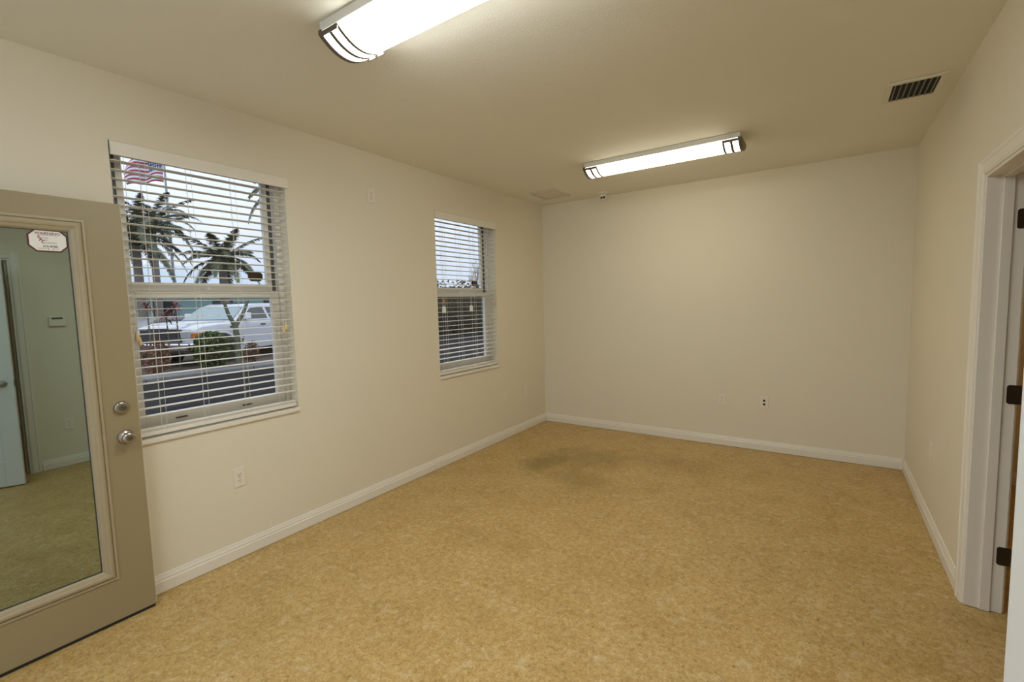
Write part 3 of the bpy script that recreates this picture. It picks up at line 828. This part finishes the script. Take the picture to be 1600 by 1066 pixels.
def palm(loc, hgt, L, label, nf=18, seed=1, trunk_r=.15, shaft=True, lean=(0, 0)):
    r = random.Random(seed)
    t = thing('palm_tree', loc, label, 'palm tree', 'palm trees outside the larger window')
    n = 14; P = [Vector((lean[0] * (i / n) ** 2, lean[1] * (i / n) ** 2, hgt * i / n)) for i in range(n + 1)]
    MB().tube(P, [trunk_r * (1.25 - .35 * i / n + (.05 if i % 2 else 0)) for i in range(n + 1)], 12).build('trunk', M['trunk'], t, smooth=True)
    top = P[-1]
    if shaft:
        MB().tube([top, top + Vector((0, 0, .28)), top + Vector((0, 0, .62))], [trunk_r * .95, trunk_r * .85, trunk_r * .45], 12).build('crownshaft', M['shaft'], t, smooth=True)
        top = top + Vector((0, 0, .48))
    else:
        hb = MB(); blob(hb, top.x, top.y, top.z, .26, .26, .34, r); hb.build('crown_heart', M['hedgecore'], t)
    for k in range(nf):
        u = k / nf
        lift = 1.15 - 1.15 * u + r.uniform(-.14, .14); droop = .55 + .50 * u + r.uniform(-.08, .12)
        o = frond_mesh(L * r.uniform(.88, 1.08), droop, lift, r).build('frond', M['frond'], t)
        o.location = top; o.rotation_euler = (0, 0, k * 2.39996 + r.uniform(-.2, .2))
    return t
palm((-19.8, 5.12, G), 3.45, 1.9, 'feather palm standing clear in the middle of the larger window view', 26, 4, .17)
palm((-23.7, 3.19, G), 5.0, 2.6, 'bushy feather palm at the left of the larger window view', 30, 9, .17, False)
palm((-28.2, 5.4, G), 6.1, 2.5, 'taller feather palm behind the flagpole', 26, 21, .17)
palm((-20.7, 8.75, G), 7.3, 2.3, 'near palm whose frond tips hang at the upper right of the larger window', 24, 33, .16)

# flagpole and flag --------------------------------------------------------
fp = thing('flagpole', (-29.9, 6.86, G), 'tall thin grey flagpole beyond the larger window', 'flagpole')
MB().tube([(0, 0, 0), (0, 0, 5), (0, 0, 11.3)], [.085, .075, .05], 12).build('pole', M['pole'], fp, smooth=True)
MB().lathe([(.01, -.09), (.08, -.05), (.10, 0), (.08, .06), (.01, .09)], 'z', (0, 0, 11.38), 16).build('finial', M['chrome'], fp, smooth=True)
MB().lathe([(.22, 0), (.22, .03), (.12, .09), (.09, .12)], 'z', (0, 0, .0005), 18).build('pole_collar', M['pole'], fp, smooth=True)
bm = bmesh.new(); uvl = bm.loops.layers.uv.new('UVMap'); NU, NV = 40, 20; gv = []
sl = Vector((-.365, -.931, 0)); nn = Vector((.931, -.365, 0))
for i in range(NU + 1):
    row = []
    for j in range(NV + 1):
        u, v = i / NU, j / NV
        s = 2.3 * u * .76
        off = sl * (.09 + s) + nn * (.20 * math.sin(u * 9 + v * 2.2) * min(1, u * 3)) + sl * (.10 * math.sin(u * 6 + v * 4) * u)
        z = 9.25 + 1.45 * v * (1 - .10 * u) - .50 * u * u + .12 * math.sin(u * 7 + 1.1 + 1.5 * v) * u
        row.append(bm.verts.new(Vector((-29.9, 6.86, z)) + off))
    gv.append(row)
for i in range(NU):
    for j in range(NV):
        f = bm.faces.new((gv[i][j], gv[i + 1][j], gv[i + 1][j + 1], gv[i][j + 1])); f.smooth = True
        for l, (a, b) in zip(f.loops, ((i, j), (i + 1, j), (i + 1, j + 1), (i, j + 1))): l[uvl].uv = (a / NU, b / NV)
me = bpy.data.meshes.new('flag'); bm.to_mesh(me); bm.free(); me.materials.append(M['flag'])
fo = bpy.data.objects.new('flag', me); COL.objects.link(fo)
sd = fo.modifiers.new('cloth_thickness', 'SOLIDIFY'); sd.thickness = .004
tag(fo, 'red and white striped flag with starred blue canton flying from the flagpole', 'flag')

# planting ------------------------------------------------------------------
def shrub(loc, rx, ry, rz, mat, n, size, label, name='round_shrub', cat='shrub', core='hedgecore'):
    r = random.Random(int(abs(loc[0] * 100)) + n); t = thing(name, loc, label, cat)
    if mat != 'rust':
        mb = MB(); blob(mb, 0, 0, rz * .93, rx * .86, ry * .86, rz * .90, r); mb.build('shrub_core', M[core], t)
    else:
        mb = MB()
        for k in range(7):
            a = k * 2.4; mb.tube([(0, 0, 0), (rx * .3 * math.cos(a), ry * .3 * math.sin(a), rz * .9), (rx * .7 * math.cos(a), ry * .7 * math.sin(a), rz * 1.6)], [.012, .009, .006], 6)
        mb.build('stems', M['bark'], t)
    mb = MB(); leaf_cloud(mb, 0, 0, rz, rx, ry, rz, n, size, r, .8 if mat != 'rust' else .25); mb.build('foliage', M[mat], t)
shrub((-10.65, .58, G + .09), .44, .47, .50, 'leaf', 1900, .055, 'rounded green shrub in front of the pickup wheel')
shrub((-10.72, -.66, G + .09), .36, .34, .46, 'rust', 520, .06, 'rust coloured bush in front of the pickup grille', 'rusty_bush', 'shrub')
shrub((-10.5, 1.55, G + .09), .22, .20, .34, 'rust', 320, .05, 'small orange tinged plant right of the forked little tree', 'small_plant', 'plant')
def cordyline(loc, h, label, seed):
    r = random.Random(seed); t = thing('cordyline', loc, label, 'plant', 'red leaved cordylines in the planting bed')
    MB().tube([(0, 0, 0), (.02, .01, h * .5), (0, 0, h)], [.022, .018, .014], 7).build('stem', M['bark'], t)
    mb = MB()
    for k in range(26):
        a = k * 2.4; e = r.uniform(-.5, 1.1); l = r.uniform(.20, .34); b = Vector((0, 0, h - r.uniform(0, .14)))
        d = Vector((math.cos(a) * math.cos(e), math.sin(a) * math.cos(e), math.sin(e))); sd = Vector((-math.sin(a), math.cos(a), 0)) * .03
        m1 = b + d * l * .55 + Vector((0, 0, .02)); tip = b + d * l + Vector((0, 0, -.06))
        mb.quad(b - sd * .3, b + sd * .3, m1 + sd, m1 - sd); mb.quad(m1 - sd, m1 + sd, tip + sd * .1, tip - sd * .1)
    mb.build('leaf_rosette', M['redleaf'], t)
cordyline((-11.6, -.48, G + .09), 1.75, 'tall red leaved cordyline at the left of the pickup grille', 1)
cordyline((-11.4, -.14, G + .09), 1.46, 'shorter red leaved cordyline in front of the pickup grille', 2)
cordyline((-11.05, -.04, G + .09), 1.72, 'tall red leaved cordyline in front of the pickup headlight', 3)
t = thing('forked_tree', (-10.3, 1.05, G + .09), 'little Y forked tree in front of the pickup door', 'tree')
MB().tube([(0, 0, 0), (.02, .02, .6), (0, 0, 1.18)], [.085, .075, .07], 10).build('trunk', M['bark'], t, smooth=True)
MB().tube([(0, 0, 1.1), (-.03, -.14, 1.45), (-.06, -.22, 1.82)], [.06, .05, .04], 8).build('branch', M['bark'], t, smooth=True)
MB().tube([(0, 0, 1.1), (.03, .20, 1.42), (.05, .36, 1.80)], [.06, .05, .04], 8).build('branch', M['bark'], t, smooth=True)
mb = MB(); r = random.Random(8); leaf_cloud(mb, 0, .05, .55, .12, .16, .5, 90, .06, r, .3); mb.build('trunk_leaves', M['leaf'], t)

# white pickup ----------------------------------------------------------------
def pickup(loc, rz, label):
    """local: +x forward, origin at the front centre on the ground, y left"""
    t = thing('pickup_truck', loc, label, 'pickup truck', rotz=rz)
    hw = 1.0
    def loft(sections, mat, name, parent=t, smooth=True, bevel=.02):
        """sections: list of (list of (x,z) profile, y) -> skin between side profiles"""
        mb = MB(); rows = [[mb.bm.verts.new((x, y, z)) for x, z in prof] for prof, y in sections]
        n = len(rows[0])
        for A, B in zip(rows, rows[1:]):
            for k in range(n): mb.bm.faces.new((A[k], A[(k + 1) % n], B[(k + 1) % n], B[k]))
        mb.bm.faces.new(rows[0]); mb.bm.faces.new(rows[-1][::-1])
        return mb.build(name, mat, parent, smooth, bevel)
    def arch(cx, r, n=9): return [(cx + r * math.cos(PI * k / n), .40 + r * math.sin(PI * k / n)) for k in range(n + 1)]
    fw, rw = -.98, -4.62
    low = [(-.06, .62), (-.06, .50), (-.42, .40)] + arch(fw, .50) + [(-1.60, .40), (-4.0, .40)] + arch(rw, .50) + [(-5.3, .46), (-5.78, .56)]
    top_s = [(-5.80, 1.22), (-3.95, 1.24), (-1.52, 1.20), (-.9, 1.19), (-.35, 1.15), (-.08, 1.06)]
    def sc(p, dx): return [(x + (dx if x > -.5 else 0), z) for x, z in p]
    side = low + top_s
    inn = [(x, z - .05 if z > 1.0 else z) for x, z in side]
    loft([([(x, z if z < 1 else z - .04) for x, z in side], -hw), (side, -hw + .10), (side, hw - .10), ([(x, z if z < 1 else z - .04) for x, z in side], hw)], M['carwhite'], 'body')
    # raised hood centre
    loft([([(-1.50, 1.19), (-1.50, 1.24), (-.9, 1.245), (-.3, 1.21), (-.16, 1.12), (-.16, 1.08)], y) for y in (-.62, .62)], M['carwhite'], 'hood', bevel=.03)
    cabp = [(-1.42, 1.19), (-2.10, 1.63), (-2.35, 1.70), (-3.45, 1.71), (-3.72, 1.66), (-3.98, 1.22)]
    def shrink(f): return [(-2.7 + (x + 2.7) * f, z) for x, z in cabp]
    mb = MB()
    L_ = [mb.bm.verts.new((x, (hw - .03) if z < 1.3 else hw - .22, z)) for x, z in cabp]; R_ = [mb.bm.verts.new((x, -((hw - .03) if z < 1.3 else hw - .22), z)) for x, z in cabp]
    n = len(cabp)
    for k in range(n): mb.bm.faces.new((L_[k], L_[(k + 1) % n], R_[(k + 1) % n], R_[k]))
    mb.bm.faces.new(L_[::-1]); mb.bm.faces.new(R_)
    mb.build('cab', M['carwhite'], t, True, .03)
    def yz(z): return hw - .03 - .19 * (z - 1.20) / .50     # cab side plane
    for sg in (-1, 1):
        for nm, pts in (('front_door_window', [(-1.78, 1.26), (-2.22, 1.57), (-2.72, 1.60), (-2.78, 1.26)]), ('rear_door_window', [(-2.90, 1.26), (-2.86, 1.60), (-3.50, 1.60), (-3.72, 1.30), (-3.70, 1.26)])):
            mb = MB(); A = [mb.bm.verts.new((x, sg * (yz(z) + .012), z)) for x, z in pts]; B = [mb.bm.verts.new((x, sg * (yz(z) - .03), z)) for x, z in pts]
            mb.bm.faces.new(A); mb.bm.faces.new(B[::-1])
            for k in range(len(pts)): mb.bm.faces.new((A[k], A[(k + 1) % len(pts)], B[(k + 1) % len(pts)], B[k]))
            mb.build(nm, M['carglass'], t)
        mb = MB(); mb.box(-1.95, -1.78, sg * 1.02 - .10, sg * 1.02 + .10, 1.24, 1.44); mb.box(-1.9, -1.82, min(sg * .9, sg * 1.0), max(sg * .9, sg * 1.0), 1.25, 1.29)
        mb.build('side_mirror', M['chrome'], t, bevel=.03)
        MB().box(-2.62, -2.42, sg * 1.0 - .02, sg * 1.0 + .02, 1.06, 1.10).build('door_handle', M['grille'], t, bevel=.008)
        MB().box(-3.68, -3.48, sg * 1.0 - .02, sg * 1.0 + .02, 1.06, 1.10).build('door_handle', M['grille'], t, bevel=.008)
        MB().box(-1.52, -1.26, sg * 1.0 - .006, sg * 1.0 + .006, 1.03, 1.09).build('fender_badge', M['grille'], t)
        for cx in (fw, rw):
            w = MB().lathe([(.26, -.11), (.40, -.115), (.415, -.09), (.415, .09), (.40, .115), (.26, .11)], 'y', (cx, sg * .86, .405), 28).build('wheel', M['tyre'], t, smooth=True)
            MB().lathe([(.25, -.09), (.26, .112), (.20, .10), (.06, .12), (.02, .12)] if sg > 0 else [(.25, .09), (.26, -.112), (.20, -.10), (.06, -.12), (.02, -.12)], 'y', (cx, sg * .86, .405), 20).build('rim', M['chrome'], w, smooth=True)
            ar = MB(); ar.tube([(cx + .53 * math.cos(PI * k / 12), sg * .985, .40 + .53 * math.sin(PI * k / 12)) for k in range(13)], .035, 6); ar.build('wheel_arch', M['carwhite'], t, smooth=True)
        MB().box(-.28, .0, min(sg * .64, sg * .97), max(sg * .64, sg * .97), .82, 1.02).build('headlight', M['lampglass'], t, bevel=.03)
        MB().box(-.30, -.02, min(sg * .965, sg * 1.004), max(sg * .965, sg * 1.004), .84, .96).build('marker_light', M['amber'], t, bevel=.008)
    mb = MB(); P = [(-1.50, 1.235), (-2.06, 1.600)]
    A = [mb.bm.verts.new((x + dx, y, z + dz)) for (x, z), yy in zip(P, (.88, .74)) for y in (-yy, yy) for dx, dz in ((.03, .028), (-.02, -.02))]
    o4 = [A[0], A[2], A[6], A[4]]; i4 = [A[1], A[3], A[7], A[5]]
    mb.bm.faces.new(o4); mb.bm.faces.new(i4[::-1])
    for k in range(4): mb.bm.faces.new((o4[k], o4[(k + 1) % 4], i4[(k + 1) % 4], i4[k]))
    mb.build('windshield', M['wsglass'], t)
    g = MB().box(-.08, .015, -.64, .64, .74, 1.05).build('grille', M['grille'], t, bevel=.02)
    for zz in (.80, .87, .94): MB().box(.0, .03, -.62, .62, zz, zz + .018).build('grille_bar', M['grille'], g)
    MB().box(-.06, .035, -.66, .66, 1.045, 1.11).build('grille_top_bar', M['chrome'], t, bevel=.015)
    MB().box(.02, .042, -.34, .34, 1.062, 1.094).build('name_strip', M['grille'], t)
    MB().box(-.20, .10, -1.0, 1.0, .50, .72).build('front_bumper', M['chrome'], t, bevel=.05)
    MB().box(.095, .108, -.35, .35, .54, .64).build('plate_recess', M['grille'], t)
    MB().box(-5.95, -5.75, -1.0, 1.0, .5, .7).build('rear_bumper', M['chrome'], t, bevel=.04)
    MB().box(-2.40, -2.38, -.55, .55, 1.69, 1.74).build('roof_bar', M['grille'], t)
    return t
cx, cy = -10.95 - .33, .32
Nn = Vector((.930, .368)); Ff = Vector((.368, -.930))
org = Vector((cx, cy)) - Nn * 1.0
pickup((org.x, org.y, G), math.atan2(Ff.y, Ff.x), 'white pickup truck parked beyond the planting bed').scale = (1.05, 1.05, 1.08)

def sedan(loc, rz, label):
    t = thing('car', loc, label, 'car', rotz=rz)
    def ext(p, y0, y1, mat, nm, bev=.05):
        mb = MB(); mb.prism(p, 'y', y0, y1); return mb.build(nm, mat, t, True, bev, seg=3)
    ext([(0, .45), (-.05, .30), (-4.5, .30), (-4.55, .75), (-4.4, .95), (-1.3, .96), (-.3, .86), (-.03, .68)], -.88, .88, M['greycar'], 'body')
    ext([(-1.2, .94), (-1.95, 1.40), (-3.2, 1.43), (-4.1, .94)], -.74, .74, M['greycar'], 'cabin')
    ext([(-1.28, .97), (-1.95, 1.37), (-1.98, 1.34), (-1.36, .97)], -.66, .66, M['carglass'], 'windshield', .005)
    ext([(-1.55, .98), (-2.05, 1.33), (-3.1, 1.35), (-3.7, .98)], -.748, .748, M['carglass'], 'side_windows', .005)
    for x in (-.85, -3.6):
        for y in (-.80, .80): MB().lathe([(.2, -.09), (.32, -.1), (.33, 0), (.32, .1), (.2, .09)], 'y', (x, y, .325), 24).build('wheel', M['tyre'], t, smooth=True)
    for y in (-.68, .68): MB().box(-.2, .0, y - .17, y + .17, .62, .74).build('headlight', M['lampglass'], t, bevel=.03)
    return t
sedan((-15.4, -1.05, G), math.radians(-62), 'dark grey car left of the white pickup')

# ------------------------------------------------------------------ sky
wd = bpy.data.worlds.new('overcast_sky'); SC.world = wd; wd.use_nodes = True
nt = wd.node_tree; bg = nt.nodes['Background']
tc = nt.nodes.new('ShaderNodeTexCoord'); nz = nt.nodes.new('ShaderNodeTexNoise')
nz.inputs['Scale'].default_value = 2.6; nz.inputs['Detail'].default_value = 5
mp = nt.nodes.new('ShaderNodeMapping'); mp.inputs['Scale'].default_value = (1, 1, 3.2)
nt.links.new(tc.outputs['Generated'], mp.inputs['Vector']); nt.links.new(mp.outputs[0], nz.inputs['Vector'])
rp = nt.nodes.new('ShaderNodeValToRGB')
sx = nt.nodes.new('ShaderNodeSeparateXYZ'); nt.links.new(tc.outputs['Generated'], sx.inputs[0])
gr = nt.nodes.new('ShaderNodeMapRange'); nt.links.new(sx.outputs[2], gr.inputs[0])      # overcast sky: brighter toward the zenith
gr.inputs[1].default_value = 0; gr.inputs[2].default_value = 1; gr.inputs[3].default_value = .90; gr.inputs[4].default_value = 1.9
nt.links.new(gr.outputs[0], bg.inputs['Strength'])
rp.color_ramp.elements[0].position = .32; rp.color_ramp.elements[0].color = (.66, .76, .95, 1)
rp.color_ramp.elements[1].position = .66; rp.color_ramp.elements[1].color = (.86, .92, 1.03, 1)
nt.links.new(nz.outputs['Fac'], rp.inputs[0]); nt.links.new(rp.outputs[0], bg.inputs['Color'])

# daylight sampling portals in the openings (no light of their own)
def portal(name, y0, y1, z0, z1, x=-.21):
    li = bpy.data.lights.new(name, 'AREA'); li.shape = 'RECTANGLE'; li.size = y1 - y0; li.size_y = z1 - z0
    li.cycles.is_portal = True
    o = bpy.data.objects.new(name, li); COL.objects.link(o); o.location = (x, (y0 + y1) / 2, (z0 + z1) / 2)
    o.rotation_euler = (0, -PI / 2, 0); o.rotation_euler = Euler((PI / 2, 0, -PI / 2))
    return o
portal('daylight_portal', *W1, ZS, ZT); portal('daylight_portal', *W2, ZS, ZT); portal('daylight_portal', *ED, 0, 2.09)
_p = portal('daylight_portal', -1.65, 1.65, .08, 2.58); _p.location = (1.8, YF - .16, 1.33); _p.rotation_euler = (PI / 2, 0, 0)

# ------------------------------------------------------------------ camera
cd = bpy.data.cameras.new('camera'); cam = bpy.data.objects.new('camera', cd); COL.objects.link(cam)
cd.sensor_width = 36; cd.lens = 723.863 / 1600 * 36; cd.clip_start = .02; cd.clip_end = 300
r_ = Vector((0.82781, 0.56041, -0.02568)); u_ = Vector((-0.02483, 0.08233, 0.9963)); f_ = Vector((-0.56045, 0.82411, -0.08206))
cam.matrix_world = Matrix(((r_.x, u_.x, -f_.x, 2.99364), (r_.y, u_.y, -f_.y, -5.1422), (r_.z, u_.z, -f_.z, 1.53889), (0, 0, 0, 1)))
SC.camera = cam
vs = SC.view_settings
vs.view_transform = 'Standard'; vs.look = 'None'; vs.gamma = 1.0; vs.exposure = 0.12
vs.use_curve_mapping = False
SC.cycles.max_bounces = 10; SC.cycles.diffuse_bounces = 6
SC.cycles.transparent_max_bounces = 16
SC.cycles.sample_clamp_indirect = 8
